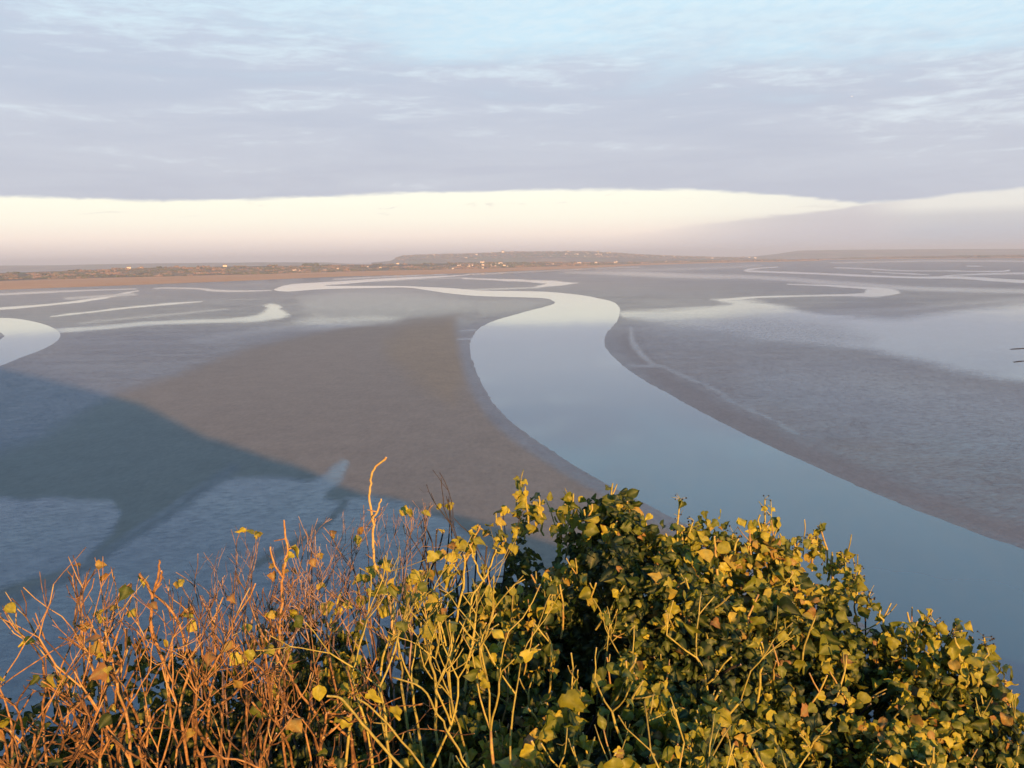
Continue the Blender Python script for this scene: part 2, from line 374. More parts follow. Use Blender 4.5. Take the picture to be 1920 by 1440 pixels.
# heights: channel beds sink below the water sheet, flats undulate a little
sdw = np.full(len(G), -1e9)
near = (gx > -1500) & (gx < 3500) & (gy > 495) & (gy < 2000)
sdr = sd_poly(gx[near] + (streak2[near] - .5) * 5 + (wx[near]) * 5, gy[near] + (streak[near] - .5) * np.clip(vv_px[near] * .008, 0, 3), river)
sdp = sd_poly(gx[near], gy[near], pool); sdi = sd_poly(gx[near], gy[near], islet)
sdp = np.minimum(sdp, -sdi)
z_r = np.zeros(len(G)); mpp = 1 / sc_px[near]
hgt = np.clip(-np.maximum(sdr, sdp) * mpp * .035, -.6, .35)
z = .35 + (fbm(G[:, 0] / 90, G[:, 1] / 140, 8) - .5) * .25
z[near] = np.where(hgt < .35, hgt + (z[near] - .35) * smooth(hgt / .35), z[near])
Gz = G.copy(); Gz[:, 2] = z
bigv = np.array([(-36000, -36000, -1.5), (36000, -36000, -1.5), (36000, 36000, -1.5), (-36000, 36000, -1.5)], float)
allV = np.concatenate([Gz, bigv]); k0 = len(Gz)
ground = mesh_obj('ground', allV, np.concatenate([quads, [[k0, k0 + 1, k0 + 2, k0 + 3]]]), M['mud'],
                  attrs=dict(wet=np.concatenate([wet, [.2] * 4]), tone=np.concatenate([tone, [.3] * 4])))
tag(ground, 'tidal mudflats of brown and lavender sand crossed by shining wet streaks', kind='structure')
# water sheets, cut from the same tessellation, lying a little way under their banks
qn = near[quads].all(1)
full_r = np.full(len(G), -1e9); full_r[near] = sdr; full_p = np.full(len(G), -1e9); full_p[near] = sdp
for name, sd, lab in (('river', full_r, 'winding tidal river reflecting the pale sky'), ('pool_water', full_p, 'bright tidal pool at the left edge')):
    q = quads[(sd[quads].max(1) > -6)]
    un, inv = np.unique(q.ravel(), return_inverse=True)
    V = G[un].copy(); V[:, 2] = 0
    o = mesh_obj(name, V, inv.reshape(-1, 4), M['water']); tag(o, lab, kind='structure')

# ------------------------------------------------------------------ far land
def interp(px, tab): t = np.asarray(tab, float); return np.interp(px, t[:, 0], t[:, 1])
hor = lambda px: 499 - 30 * px / 1920
d_shore = lambda px: F * H / np.maximum(interp(px, shore) - hor(px), 3.0)
marsh_back = [(-1200,620),(-600,570),(-300,548),(0,528),(150,523),(300,519.5),(450,516),(600,511.5),(750,507.5),(900,504.5),(1000,501),(1100,498.5),(1200,494.5),(1300,492),(1540,487.5),(1700,484.5),(1920,483),(2600,473.5)]
# skyline of the near coast: photo row and distance
sky1 = [(-600,540),(-300,522),(0,511),(100,507.5),(200,503.5),(300,500),(450,498),(600,496),(750,493.5),(850,492),(950,491),(1050,491),(1150,491),(1250,488.5),(1400,486.5),(1540,485),(1600,482),(1700,480),(1800,478.5),(1920,477),(2600,466)]
dist1 = [(-600,2600),(0,3900),(300,5000),(600,5600),(900,7000),(1200,9000),(1540,11500),(1920,11500),(2600,11500)]
lus = np.arange(-.95, .95, 4.0 / F)
lpx = 960 + F * lus / cp       # good enough for reading the tables
ts = np.concatenate([np.linspace(0, 1, 8), np.linspace(1.06, 2, 26), np.linspace(2.06, 3.0, 16)])
rows = []
ms_attr = []
for t in ts:
    dS = d_shore(lpx); dM = np.maximum(F * H / np.maximum(interp(lpx, marsh_back) - hor(lpx), 3), dS * 1.04)
    d1 = np.maximum(interp(lpx, dist1), dM * 1.12)
    z1 = H - (interp(lpx, sky1) - hor(lpx) + 1.6) * d1 / F
    if t <= 1: d = dS * (1 - t) * .995 + dM * t; zz = np.full_like(d, .2) + 2.0 * smooth(t * 6) + .4 * t; ma = np.ones_like(d)
    elif t <= 2:
        k = t - 1; d = dM + (d1 - dM) * k; zz = 2.6 + (z1 - 2.6) * (k ** 1.15); zz = zz + (fbm(lpx / 70, np.full_like(lpx, k * 6), 5) - .5) * 10 * math.sin(k * math.pi); ma = np.clip(np.full_like(d, 1 - k * 9), 0, 1)
    else:
        k = t - 2; d = d1 * (1 + k * 1.2); zz = z1 * (1 - smooth(k * 1.4)) + 0 * k; ma = np.zeros_like(d)
    rows.append(np.stack([lus * d, d, zz], -1)); ms_attr.append(ma)
LV = np.concatenate(rows); li = np.arange(len(ts) * len(lus)).reshape(len(ts), len(lus))
lq = np.stack([li[:-1, :-1], li[:-1, 1:], li[1:, 1:], li[1:, :-1]], -1).reshape(-1, 4)
land = mesh_obj('coastal_land', LV, lq, M['land'], attrs=dict(marsh=np.concatenate(ms_attr)))
tag(land, 'far coast with russet salt marsh and hedged fields', kind='structure')
def land_point(px, t):
    """point on the coast at photo column px and land parameter t"""
    u = (px - 960) / F * cp
    f = lambda arr: np.interp(u, lus, arr)
    j = np.searchsorted(ts, t); j = min(max(j, 1), len(ts) - 1); a = (t - ts[j - 1]) / (ts[j] - ts[j - 1])
    p0 = np.array([f(rows[j - 1][:, i]) for i in range(3)]); p1 = np.array([f(rows[j][:, i]) for i in range(3)])
    return p0 * (1 - a) + p1 * a
def hill_mesh(name, px0, px1, top, d, depth, label, base=2):
    pxs = np.arange(px0, px1 + 1, 4.0); u = (pxs - 960) / F * cp; out = []
    tops = interp(pxs, top); ks = np.linspace(-1, 1, 15)
    for k in ks:
        dd = d + depth * k; zt = H - (tops - hor(pxs)) * d / F
        zz = base + (np.maximum(zt, base) - base) * (math.cos(k * math.pi / 2) ** .8 if abs(k) < 1 else 0) + (fbm(pxs / 40, np.full_like(pxs, k * 3), 9) - .5) * 8 * (1 - k * k)
        if abs(k) < .01: pass
        out.append(np.stack([u * dd, np.full_like(u, dd), zz], -1))
    hv = np.concatenate(out); hi = np.arange(len(ks) * len(pxs)).reshape(len(ks), -1)
    hq = np.stack([hi[:-1, :-1], hi[:-1, 1:], hi[1:, 1:], hi[1:, :-1]], -1).reshape(-1, 4)
    o = mesh_obj(name, hv, hq, M['land'], attrs=dict(marsh=np.zeros(len(hv)))); tag(o, label, kind='structure'); return out, pxs, ks
hill_top = [(700,492),(735,489),(748,483),(765,479.5),(800,478),(850,477),(890,476),(930,474),(960,472.5),(1000,472.5),(1060,472),(1110,472.5),(1160,475),(1210,478),(1260,480),(1330,482),(1420,483)]
hillR, hillP, hillK = hill_mesh('hill', 700, 1420, hill_top, 15500, 2400, 'long low hill dotted with houses behind the coast')
hill_mesh('distant_ridge', 1380, 2300, [(1380,484),(1460,476),(1500,470),(1600,468.2),(1750,467.2),(1920,466.5),(2100,463),(2300,470)], 20000, 3000, 'pale blue ridge on the right horizon')
hill_mesh('low_distant_hills', -500, 680, [(-500,500),(-200,499),(0,498),(120,497),(260,494),(420,492.5),(540,491.5),(620,492),(680,496)], 17000, 3000, 'faint hazy hills on the left horizon')

# woods and hedges on the coast: clumps too many and too far to count
def ico():
    t = (1 + 5 ** .5) / 2
    v = np.array([(-1, t, 0), (1, t, 0), (-1, -t, 0), (1, -t, 0), (0, -1, t), (0, 1, t), (0, -1, -t), (0, 1, -t), (t, 0, -1), (t, 0, 1), (-t, 0, -1), (-t, 0, 1)]) / math.hypot(1, t)
    f = np.array([(0, 11, 5), (0, 5, 1), (0, 1, 7), (0, 7, 10), (0, 10, 11), (1, 5, 9), (5, 11, 4), (11, 10, 2), (10, 7, 6), (7, 1, 8), (3, 9, 4), (3, 4, 2), (3, 2, 6), (3, 6, 8), (3, 8, 9), (4, 9, 5), (2, 4, 11), (6, 2, 10), (8, 6, 7), (9, 8, 1)])
    return v, f
IV, IF = ico()
def blobs(name, P, S, T, mat, **kw):
    n_ = len(P); jit = 1 + (rng.random((n_, 12, 1)) - .5) * .7
    V = IV[None] * jit * S[:, None, :] + P[:, None, :]
    Fc = IF[None] + (np.arange(n_) * 12)[:, None, None]
    return mesh_obj(name, V.reshape(-1, 3), Fc.reshape(-1, 3), mat, attrs=dict(tint=np.repeat(T, 12)), smooth=False, **kw)
P_, S_, T_ = [], [], []
for i in range(900):                       # short hedgerows following the coast
    t = 1.04 + (random.random() ** 1.1) * .98; px = random.uniform(-150, 2050)
    Lh = random.randint(3, 16); tt = random.random(); hh = random.uniform(3.5, 8)
    dt = random.uniform(-.012, .012)
    if 1500 < px < 1620 and t < 1.3: continue
    for k in range(Lh):
        p = land_point(px + k * 1.6, min(max(t + dt * k * .3, 1.03), 2.0)); s = hh * random.uniform(.7, 1.3)
        P_.append(p + np.array([random.gauss(0, 4), random.gauss(0, 8), s * .5])); S_.append((s * random.uniform(1, 2.0), s * 1.4, s * .9)); T_.append(tt + random.gauss(0, .15))
for px0, px1, t0, n_, hh, tb in ((480, 520, 1.12, 30, 6, .0), (450, 520, 1.06, 50, 5, .1), (570, 600, 1.95, 26, 13, .05), (930, 1000, 1.5, 60, 9, .05), (1330, 1545, 1.08, 160, 11, .55), (1230, 1420, 1.3, 120, 10, .3), (850, 1000, 1.85, 70, 9, .1), (1840, 1860, 1.1, 10, 14, .0)):
    for k in range(n_):
        p = land_point(random.uniform(px0, px1), t0 + random.uniform(-.04, .04)); s = hh * random.uniform(.6, 1.2)
        P_.append(p + np.array([0, 0, s * .5])); S_.append((s * 1.5, s * 1.5, s)); T_.append(tb + random.random() * .3)
o = blobs('distant_woodland', np.array(P_), np.array(S_), np.clip(np.array(T_), 0, 1), M['tree'])
tag(o, 'winter woods and hedges along the far coast', kind='stuff')
P_, S_, T_ = [], [], []
hj = lambda px, k: np.array([np.interp(px, hillP, [0][0] + hillR[k][:, i]) for i in range(3)])
for i in range(1500):
    px = random.uniform(745, 1400); k = random.randint(2, 7); p = hj(px, k); s = random.uniform(5, 11)
    P_.append(p + np.array([0, random.uniform(-100, 100), s * .3])); S_.append((s * 3.2, s * 2, s)); T_.append(random.random())
o = blobs('hillside_woodland', np.array(P_), np.array(S_), np.array(T_), M['tree']); tag(o, 'hazy woods covering the long low hill', kind='stuff')

# ------------------------------------------------------------------ houses on the coast
def box_vf(x0, x1, y0, y1, z0, z1):
    v = [(x0, y0, z0), (x1, y0, z0), (x1, y1, z0), (x0, y1, z0), (x0, y0, z1), (x1, y0, z1), (x1, y1, z1), (x0, y1, z1)]
    return v, [(0, 3, 2, 1), (4, 5, 6, 7), (0, 1, 5, 4), (1, 2, 6, 5), (2, 3, 7, 6), (3, 0, 4, 7)]
def make_house(w, dpt, h, kind):
    root = empty('coastal_house', (0, 0, 0))
    v, f = box_vf(-w / 2, w / 2, -dpt / 2, dpt / 2, -6, h); r = h + dpt * .42
    v += [(-w / 2, 0, r - .1), (w / 2, 0, r - .1)]; V = np.array(v, float)
    me = mesh_obj('wall', V, [np.array(f), np.array([(4, 7, 8), (5, 9, 6)])], M['wall'], root, smooth=False)
    e = .5
    rv = [(-w / 2 - e, -dpt / 2 - e, h - .3), (w / 2 + e, -dpt / 2 - e, h - .3), (w / 2 + e, 0, r + .25), (-w / 2 - e, 0, r + .25), (w / 2 + e, dpt / 2 + e, h - .3), (-w / 2 - e, dpt / 2 + e, h - .3)]
    rv2 = [(a, b, c + .3) for a, b, c in rv]; n6 = 6
    rf = [(3, 2, 1, 0), (5, 4, 2, 3), (6, 7, 8, 9), (9, 8, 10, 11), (0, 1, 7, 6), (4, 5, 11, 10)]; 
    roof = mesh_obj('roof', np.array(rv + rv2, float), np.array(rf), M['roof'], root, smooth=False)
    cv, cf = box_vf(w * .3, w * .3 + 1, -.5, .5, r - 1, r + 1.6); mesh_obj('chimney', np.array(cv, float), np.array(cf), M['wall'], roof, smooth=False)
    for k in range(kind):
        x = -w / 2 + w * (k + .5) / kind; wv, wf = box_vf(x - .6, x + .6, -dpt / 2 - .06, -dpt / 2 + .02, 1, 2.6)
        mesh_obj('window', np.array(wv, float), np.array(wf), M['glass'], root, smooth=False)
    return root
protos = [make_house(14, 8, 4, 3), make_house(20, 9, 6.5, 4), make_house(10, 8, 3.2, 2)]
used = [False] * 3
def copy_tree(o, parent=None):
    c = o.copy(); col.objects.link(c); c.parent = parent
    for ch in list(o.children): copy_tree(ch, c)
    return c
def place_house(k, p, rz, sc, label, group):
    o = protos[k] if not used[k] else copy_tree(protos[k]); used[k] = True
    o.location = p; o.rotation_euler = (0, 0, rz); o.scale = (sc, sc, sc)
    tag(o, label, 'house', group); return o
def t_for(px, py):
    best = None
    for t in np.linspace(1.02, 2.0, 60):
        p = land_point(px, t); _, y = project(p[None]); 
        if best is None or abs(y[0] - py) < best[0]: best = (abs(y[0] - py), t)
    return best[1]
special = [(245,502.5,1,'wide pale house, left one of the pair above the left marsh'),(268,502.5,0,'small pale house, right one of the pair above the left marsh'),
           (425,498.5,1,'bright white house alone on the skyline left of centre'),(555,508.5,1,'long pale farmhouse at the back edge of the russet marsh'),
           (612,508,0,'small white house right of the long farmhouse on the marsh edge'),(716,503,0,'small pale house alone on the marsh edge left of the village'),
           (749,491.5,0,'pale house at the foot of the hill end'),(864,499.5,1,'cream house at the left end of the waterfront village'),
           (882,499.8,0,'pinkish house second from left on the village waterfront'),(908,492,1,'large white house in the middle of the village'),
           (909,497.5,0,'white house below the large one in the village'),(942,495,1,'long bright house angled in the right part of the village'),
           (949,498.5,0,'white waterfront house at the right part of the village'),(1039,496.5,0,'small cream house right of the village'),
           (1089,494.8,1,'bright cream house alone on the shore right of the village'),(1121,493.5,0,'pale low house near the right end of the marsh strip'),
           (1157,493.8,0,'cream house at the tip of the marsh strip'),(1158,487.5,1,'pale house on the rise above the marsh tip')]
for px, py, k, lab in special:
    p = land_point(px, t_for(px, py)); place_house(k, (p[0], p[1], p[2] + 3), random.uniform(-.5, .3), max(1.0, p[1] / 5200) * 1.1, lab, 'houses on the far coast')
for i in range(34):
    px = random.choice([random.gauss(930, 40), random.gauss(900, 25), random.uniform(560, 1160), random.uniform(1180, 1560)]); t = random.uniform(1.08, 1.8)
    p = land_point(px, t); place_house(random.choice([0, 0, 2]), (p[0], p[1], p[2] + 3), random.uniform(-1, 1), max(.9, p[1] / 6500), 'tiny pale house scattered among the trees of the far coast', 'tiny houses among the coast trees')
for i in range(46):
    px = random.choice([random.uniform(780, 1180), random.gauss(1110, 30), random.uniform(1150, 1500)]); k = random.randint(2, 6); p = hj(px, k)
    place_house(random.choice([0, 1, 2]), (p[0], p[1], p[2] + 5), random.uniform(-1, 1), random.uniform(1.2, 2.0), 'tiny pale house on the slope of the hazy hill', 'houses on the hazy hill')
p = hj(947, 5); place_house(1, (p[0], p[1] - 200, p[2] + 16), .1, 2.1, 'largest white building on the crest of the hazy hill', 'houses on the hazy hill')

# ------------------------------------------------------------------ the mount behind the camera (casts the long shadow)
TH = R(19); EL = R(10.65); tE = math.tan(EL)
dv = np.array([-math.sin(TH), math.cos(TH)]); sv = np.array([math.cos(TH), math.sin(TH)])
edge_px = np.array([(-250,610),(-90,655),(0,690),(100,715),(200,742),(262,758),(300,778),(370,815),(430,845),(500,873),(560,893),(600,910),(650,940),(760,975),(900,1015),(1100,1075),(1400,1200)], float)
E3 = at_z(edge_px[:, 0], edge_px[:, 1], 0.3)[:, :2]; es = E3 @ sv; er = E3 @ dv
DB = 14.0
hc_pts = (er + DB) * tE
order = np.argsort(es); es = es[order]; hc_pts = hc_pts[order]
es = np.concatenate([[es[0] - 260, es[0] - 160, es[0] - 50], es, [es[-1] + 40, es[-1] + 120]]); hc_pts = np.concatenate([[4, 60, hc_pts[0] + 8], hc_pts, [hc_pts[-1] * .6, 0]])
print('mount crest', list(zip(es.round(), hc_pts.round(1))))
ss = np.concatenate([np.arange(-520, -60, 10.), np.arange(-60, -8, 2.), np.arange(-8, 8, .5), np.arange(8, 60, 2.), np.arange(60, 420, 10.)])
rr = np.concatenate([np.arange(-400, -60, 20.), np.arange(-60, -18, 4.), np.arange(-18, 8, .5), np.arange(8, 60, 2.), [65, 80]])
SS, RR = np.meshgrid(ss, rr); hcg = np.interp(SS, es, hc_pts)
back = np.where(RR < -DB, smooth(1 - (-DB - RR) / 330), 1.0)
Hm = hcg * back
rock_n = (fbm(SS / 7, RR / 7, 12) - .5)
cap = 77.6 + np.maximum(0, -6 - RR) * 14.0
front = np.where(RR > 2.7, 77.6 - (RR - 2.7) * 2.2, 1e9)
Hm = np.minimum(Hm, np.minimum(cap, front)) + np.where(RR > 3.5, rock_n * 4 * np.clip((RR - 3.5) / 8, 0, 1), np.where(RR < -16, rock_n * 3, 0))
Hm = np.where(RR > 58, -3, Hm)
MV = np.stack([SS * sv[0] + RR * dv[0], SS * sv[1] + RR * dv[1], Hm], -1).reshape(-1, 3)
mi = np.arange(SS.size).reshape(SS.shape); mq = np.stack([mi[:-1, :-1], mi[:-1, 1:], mi[1:, 1:], mi[1:, :-1]], -1).reshape(-1, 4)
o = mesh_obj('rocky_mount', MV, mq, M['rock']); tag(o, 'granite mount that the viewpoint stands on', kind='structure')

# ------------------------------------------------------------------ gull
g = at_y(np.array(1597.), np.array(181.), np.array(420.))
def gull():
    pr = [(-.32, .0, .01), (-.24, .0, .05), (0, 0, .085), (.18, 0, .07), (.28, 0, .05), (.36, .0, .012)]
    V = []; Fq = []
    for x, y, r_ in pr:
        for k in range(8): V.append((x, r_ * math.cos(k * math.pi / 4), r_ * math.sin(k * math.pi / 4)))
    for i in range(5):
        for k in range(8): Fq.append((i * 8 + k, i * 8 + (k + 1) % 8, (i + 1) * 8 + (k + 1) % 8, (i + 1) * 8 + k))
    root = empty('seagull', tuple(g)); root.rotation_euler = (R(15), 0, R(-25)); tag(root, 'small white gull flying high in the right part of the sky', 'bird')
    mesh_obj('body', np.array(V), np.array(Fq), M['feather'], root)
    for s in (-1, 1):
        wv = []
        for (y, x0, x1, z_) in ((.05, -.1, .14, .03), (.3, -.06, .16, .14), (.55, -.12, .06, .13), (.75, -.2, -.12, .08)):
            wv += [(x0, s * y, z_), (x1, s * y, z_), (x1, s * y, z_ + .015), (x0, s * y, z_ + .02)]
        wf = []
        for i in range(3):
            for k in range(4): wf.append((i * 4 + k, i * 4 + (k + 1) % 4, (i + 1) * 4 + (k + 1) % 4, (i + 1) * 4 + k))
        wf += [(0, 1, 2, 3), (12, 15, 14, 13)]
        mesh_obj('wing', np.array(wv), np.array(wf), M['feather'], root)
gull()
# dark mud ledges breaking the pool at the right edge
for j, (pts, hw) in enumerate((([(1896, 655.5), (1908, 654.5), (1935, 653), (1990, 652)], .35), ([(1900, 680), (1912, 678.5), (1925, 677)], .2))):
    V = []; Fq = []
    for i, (a, b) in enumerate(pts):
        p = at_z(np.array(float(a)), np.array(float(b)), .3); e = .25 if i in (0, len(pts) - 1) else 1
        V += [(p[0], p[1] - 1.6 * e, .2), (p[0], p[1] - .5, .3 + hw * e), (p[0], p[1] + 3, .3 + hw * .8 * e), (p[0], p[1] + 6, .2)]
    for i in range(len(pts) - 1):
        for k in range(3): Fq.append((i * 4 + k, (i + 1) * 4 + k, (i + 1) * 4 + k + 1, i * 4 + k + 1))
    o = mesh_obj('mud_bank', np.array(V), np.array(Fq), M['dark'], attrs=dict(tint=[.3] * len(V))); tag(o, 'dark mud ledge in the pool at the right edge', kind='structure')

# ------------------------------------------------------------------ foreground hedge
class Tubes:
    """many bent tapered twigs in one mesh"""
    def __init__(s, sides=6): s.n = sides; s.V = []; s.Q = []; s.T = []; s.caps = []; s.k = 0
    def add(s, pts, rad, tint, knob=True):
        pts = np.asarray(pts, float); m_ = len(pts); d = np.gradient(pts, axis=0); d /= np.linalg.norm(d, axis=1)[:, None] + 1e-9
        a = np.cross(d, [.3, .9, .2]); a /= np.linalg.norm(a, axis=1)[:, None] + 1e-9; b = np.cross(d, a)
        an = np.arange(s.n) * 2 * math.pi / s.n
        rad = np.asarray(rad, float)
        ring = pts[:, None] + (a[:, None] * np.cos(an)[None, :, None] + b[:, None] * np.sin(an)[None, :, None]) * rad[:, None, None]
        s.V.append(ring.reshape(-1, 3)); i0 = s.k + (np.arange(m_ - 1) * s.n)[:, None] + np.arange(s.n)[None]
        i1 = s.k + (np.arange(m_ - 1) * s.n)[:, None] + (np.arange(s.n)[None] + 1) % s.n
        s.Q.append(np.stack([i0, i1, i1 + s.n, i0 + s.n], -1).reshape(-1, 4))
        s.T.append(np.full(m_ * s.n, tint)); s.caps.append(s.k + (m_ - 1) * s.n + np.arange(s.n)); s.k += m_ * s.n
    def build(s, name, mat, parent):
        if not s.V: return None
        Q = np.concatenate(s.Q); C_ = np.array(s.caps)
        mi_ = np.concatenate([np.zeros(len(Q), int), np.ones(len(C_), int)])
        V = np.concatenate(s.V) - np.array(parent.location)
        return mesh_obj(name, V, [Q, C_], [mat, M['cut']], parent, attrs=dict(tint=np.concatenate(s.T)), mat_idx=mi_)
def nrm(v): return v / (np.linalg.norm(v) + 1e-9)
def grow(tb, p, d, L, r, depth, tint, tips, wob=.16, fork=(.35, .65), up_=.35, seg=.03, zmax=None, nodes=None):
    """a stem with kinked nodes; forks, then ends in a pruned tip"""
    n_ = max(3, int(L / seg)); pts = [p.copy()]; rad = [r]; q = p.copy(); d = nrm(d)
    for i in range(n_):
        d = nrm(d + rng.normal(0, wob, 3) + np.array([0, 0, up_ * .25]))
        q = q + d * L / n_; pts.append(q.copy())
        rad.append(r * (1 - .22 * (i + 1) / n_) * (1.0 + (.18 if (i % 3 == 2) else 0)))
        if zmax is not None and q[2] > zmax(q): break
    for i in range(1, len(pts) - 1):
        if random.random() < .16:
            dd = nrm(d * .5 + rng.normal(0, .7, 3)); L2 = random.uniform(.008, .035); r2 = rad[i] * random.uniform(.35, .6)
            tb.add([pts[i], pts[i] + dd * L2 * .5, pts[i] + nrm(dd + np.array([0, 0, .5])) * L2], [r2 * 1.2, r2, r2 * .8], np.clip(tint + rng.normal(0, .25), 0, 1))
    if nodes is not None: nodes += [(a, b) for a, b in zip(pts[1:], rad[1:])]
    tb.add(pts, rad, np.clip(tint + rng.normal(0, .12), 0, 1))
    stopped = zmax is not None and q[2] > zmax(q)
    if depth <= 0 or stopped: tips.append((q, d, rad[-1])); return
    k = 1 if random.random() < .18 else (2 if random.random() < .85 else 3)
    for j in range(k):
        dd = nrm(d + nrm(rng.normal(0, 1, 3) * np.array([1, .8, .3])) * random.uniform(*fork))
        grow(tb, pts[-1], dd, L * random.uniform(.55, 1.0), rad[-1] * random.uniform(.7, .98), depth - 1, tint, tips, wob, fork, up_, seg, zmax, nodes)
    if random.random() < .5 and len(pts) > 5:
        dd = nrm(d + rng.normal(0, .5, 3)); grow(tb, pts[len(pts) // 2], dd, L * .5, rad[-1] * .6, 0, tint, tips, wob, fork, up_, seg, zmax, nodes)

def leaf_templates():
    out = []
    rows_ = np.linspace(0, 1, 9)
    profs = [lambda t: .46 * np.sin(np.pi * t ** .62) ** .8 * (1 - t ** 3 * .35),                                   # ovate
             lambda t: np.interp(t, [0, .08, .22, .34, .42, .55, .66, .8, 1], [.12, .40, .60, .40, .30, .34, .30, .16, 0]),  # three-lobed
             lambda t: np.interp(t, [0, .1, .25, .38, .55, .8, 1], [.10, .38, .52, .50, .40, .2, 0]),               # broad heart
             lambda t: np.interp(t, [0, .07, .15, .24, .36, .44, .56, .7, .85, 1], [.2, .42, .36, .56, .52, .33, .38, .28, .12, 0])]
    for i, f in enumerate(profs):
        for fold, droop, twist in ((.35, .35, 0), (.7, .6, .3), (.15, .9, -.3)):
            V = []; E = []; Vn = []
            for t in rows_:
                w = max(float(f(t)), .002)
                for c in (-1, -.5, 0, .5, 1):
                    x = w * c; y = t - (.10 * abs(c) * (1 - t) if t < .2 else 0)
                    zf = abs(x) * fold - droop * .28 * t * t + .05 * math.sin(6 * t + c * 2)
                    zf -= (.25 * abs(c) ** 2 * w) * (fold < .5)
                    ca, sa = math.cos(twist * t * 1.5), math.sin(twist * t * 1.5)
                    V.append((x * ca - zf * sa * .5, y, zf * ca + x * sa)); E.append(max(abs(c) ** 2, smooth(np.array((t - .75) * 4)) * 1.0)); Vn.append(1.0 if c == 0 else 0.0)
            out.append((np.array(V), np.array(E), np.array(Vn)))
    return out
LT = leaf_templates()
LQ = np.array([(r_ * 5 + c, r_ * 5 + c + 1, (r_ + 1) * 5 + c + 1, (r_ + 1) * 5 + c) for r_ in range(8) for c in range(4)])
class Leaves:
    def __init__(s): s.L = []
    def add(s, pos, tipdir, normal, size, tint): s.L.append((pos, tipdir, normal, size, tint))
    def build(s, name, parent):
        if not s.L: return None
        n_ = len(s.L); P = np.array([l[0] for l in s.L]) - np.array(parent.location); Y = np.array([l[1] for l in s.L]); Z = np.array([l[2] for l in s.L])
        sz = np.array([l[3] for l in s.L]); ti = np.array([l[4] for l in s.L])
        Y /= np.linalg.norm(Y, axis=1)[:, None]; X = np.cross(Y, Z); X /= np.linalg.norm(X, axis=1)[:, None] + 1e-9; Z = np.cross(X, Y)
        wt = np.array([1.6, 1, .8, 2.2, 1.2, 1.6, 1.2, .6, .8, 2.2, 1, 1.2]); pick = rng.choice(len(LT), n_, p=wt / wt.sum())
        TV = np.array([t[0] for t in LT])[pick]; TE = np.array([t[1] for t in LT])[pick]; TN = np.array([t[2] for t in LT])[pick]
        asp = rng.uniform(.6, 1.25, n_); TV = TV.copy(); TV[..., 2] *= rng.uniform(.3, 2.1, n_)[:, None]; TV[..., 0] += TV[..., 1] ** 2 * rng.normal(0, .16, n_)[:, None]; TV[..., 2] += np.sin(TV[..., 1] * 7 + rng.uniform(0, 6, n_)[:, None]) * TV[..., 0] * rng.normal(0, .25, n_)[:, None]
        W = P[:, None] + (TV[..., 0:1] * asp[:, None, None] * X[:, None] + TV[..., 1:2] * Y[:, None] + TV[..., 2:3] * Z[:, None]) * sz[:, None, None]
        q = LQ[None] + (np.arange(n_) * 45)[:, None, None]
        return mesh_obj(name, W.reshape(-1, 3), q.reshape(-1, 4), M['leaf'], parent,
                        attrs=dict(tint=np.repeat(ti, 45), edge=TE.ravel(), vein=TN.ravel()))

# outline of the clipped top as seen: px -> py; turned into the real far edge of the flat top
top_tab = [(-400,1260),(0,1235),(150,1220),(300,1205),(420,1195),(520,1180),(620,1160),(700,1130),(780,1090),(850,1050),(900,1015),(940,975),(985,945),(1020,965),(1075,955),(1120,975),(1180,1000),(1240,1022),(1290,1025),(1340,1030),(1400,1020),(1440,1012),(1480,1020),(1530,1030),(1560,1050),(1600,1090),(1640,1140),(1700,1172),(1760,1198),(1830,1220),(1870,1262),(1895,1310),(1925,1345),(2000,1390),(2200,1480)]
def ztop_rel(px):       # height of the clipped surface relative to the eye
    return np.interp(px, [-400, 0, 350, 600, 800, 950, 1050, 1300, 1500, 1600, 1750, 1900, 2200], [-1.22, -1.20, -1.16, -1.10, -.98, -.86, -.82, -.86, -.93, -.98, -1.07, -1.16, -1.32])
PXT = np.arange(-400, 2200, 5.0); PYT = interp(PXT, top_tab)
edge3 = []
for a, b in zip(PXT, PYT): edge3.append(at_z(np.array(a), np.array(b), H + float(ztop_rel(a))))
edge3 = np.array(edge3); edge_u = edge3[:, 0] / edge3[:, 1]; edge_y = edge3[:, 1]
so = np.argsort(edge_u); edge_u = edge_u[so]; edge_y = edge_y[so]
def far_edge(x, y): return np.interp(x / max(y, .3), edge_u, edge_y)
def lump(x, y): return (float(fbm(np.array(x * 3.1 + 7), np.array(y * 3.1), 4, 3)) - .5) * .32 + (float(fbm(np.array(x * 9 + 7), np.array(y * 9), 44, 2)) - .5) * .19
def surf(x, y):
    px = 960 + F * x / max(y, .3)
    e = far_edge(x, y); over = max(0, y - e)
    k = 1 - .55 * float(smooth(np.array((px - 1350) / 300)))
    return H + float(ztop_rel(px)) + lump(x, y) * k - .03 * (1 - k) - (.10 + .06 * float(smooth(np.array((px - 1200) / 500)))) * max(0, (e - y)) - over * 2.2
SUNV = np.array([-dv[0] * math.cos(EL), -dv[1] * math.cos(EL), math.sin(EL)])

def ivy_leaf(lv, p, size, tint, petiole=None, out=None):
    nv = nrm(np.array([0, -.35, .55]) + SUNV * .55 + rng.normal(0, .62, 3))
    td = nrm(np.array([rng.normal(0, .8), rng.normal(-.25, .6), rng.normal(-.45, .5)]))
    td = nrm(td - nv * (td @ nv) * .8)
    if petiole is not None:
        a = p - td * size * .2; base = a + np.array([rng.normal(0, .018), rng.normal(0, .018), -random.uniform(.02, .05)])
        midp = (a + base) / 2 + rng.normal(0, .006, 3) + np.array([0, 0, .006])
        petiole.add([base, midp, a + (p - a) * .9], [.0013, .0011, .001], random.uniform(.4, 1))
    lv.add(p, td, nv, size, tint)

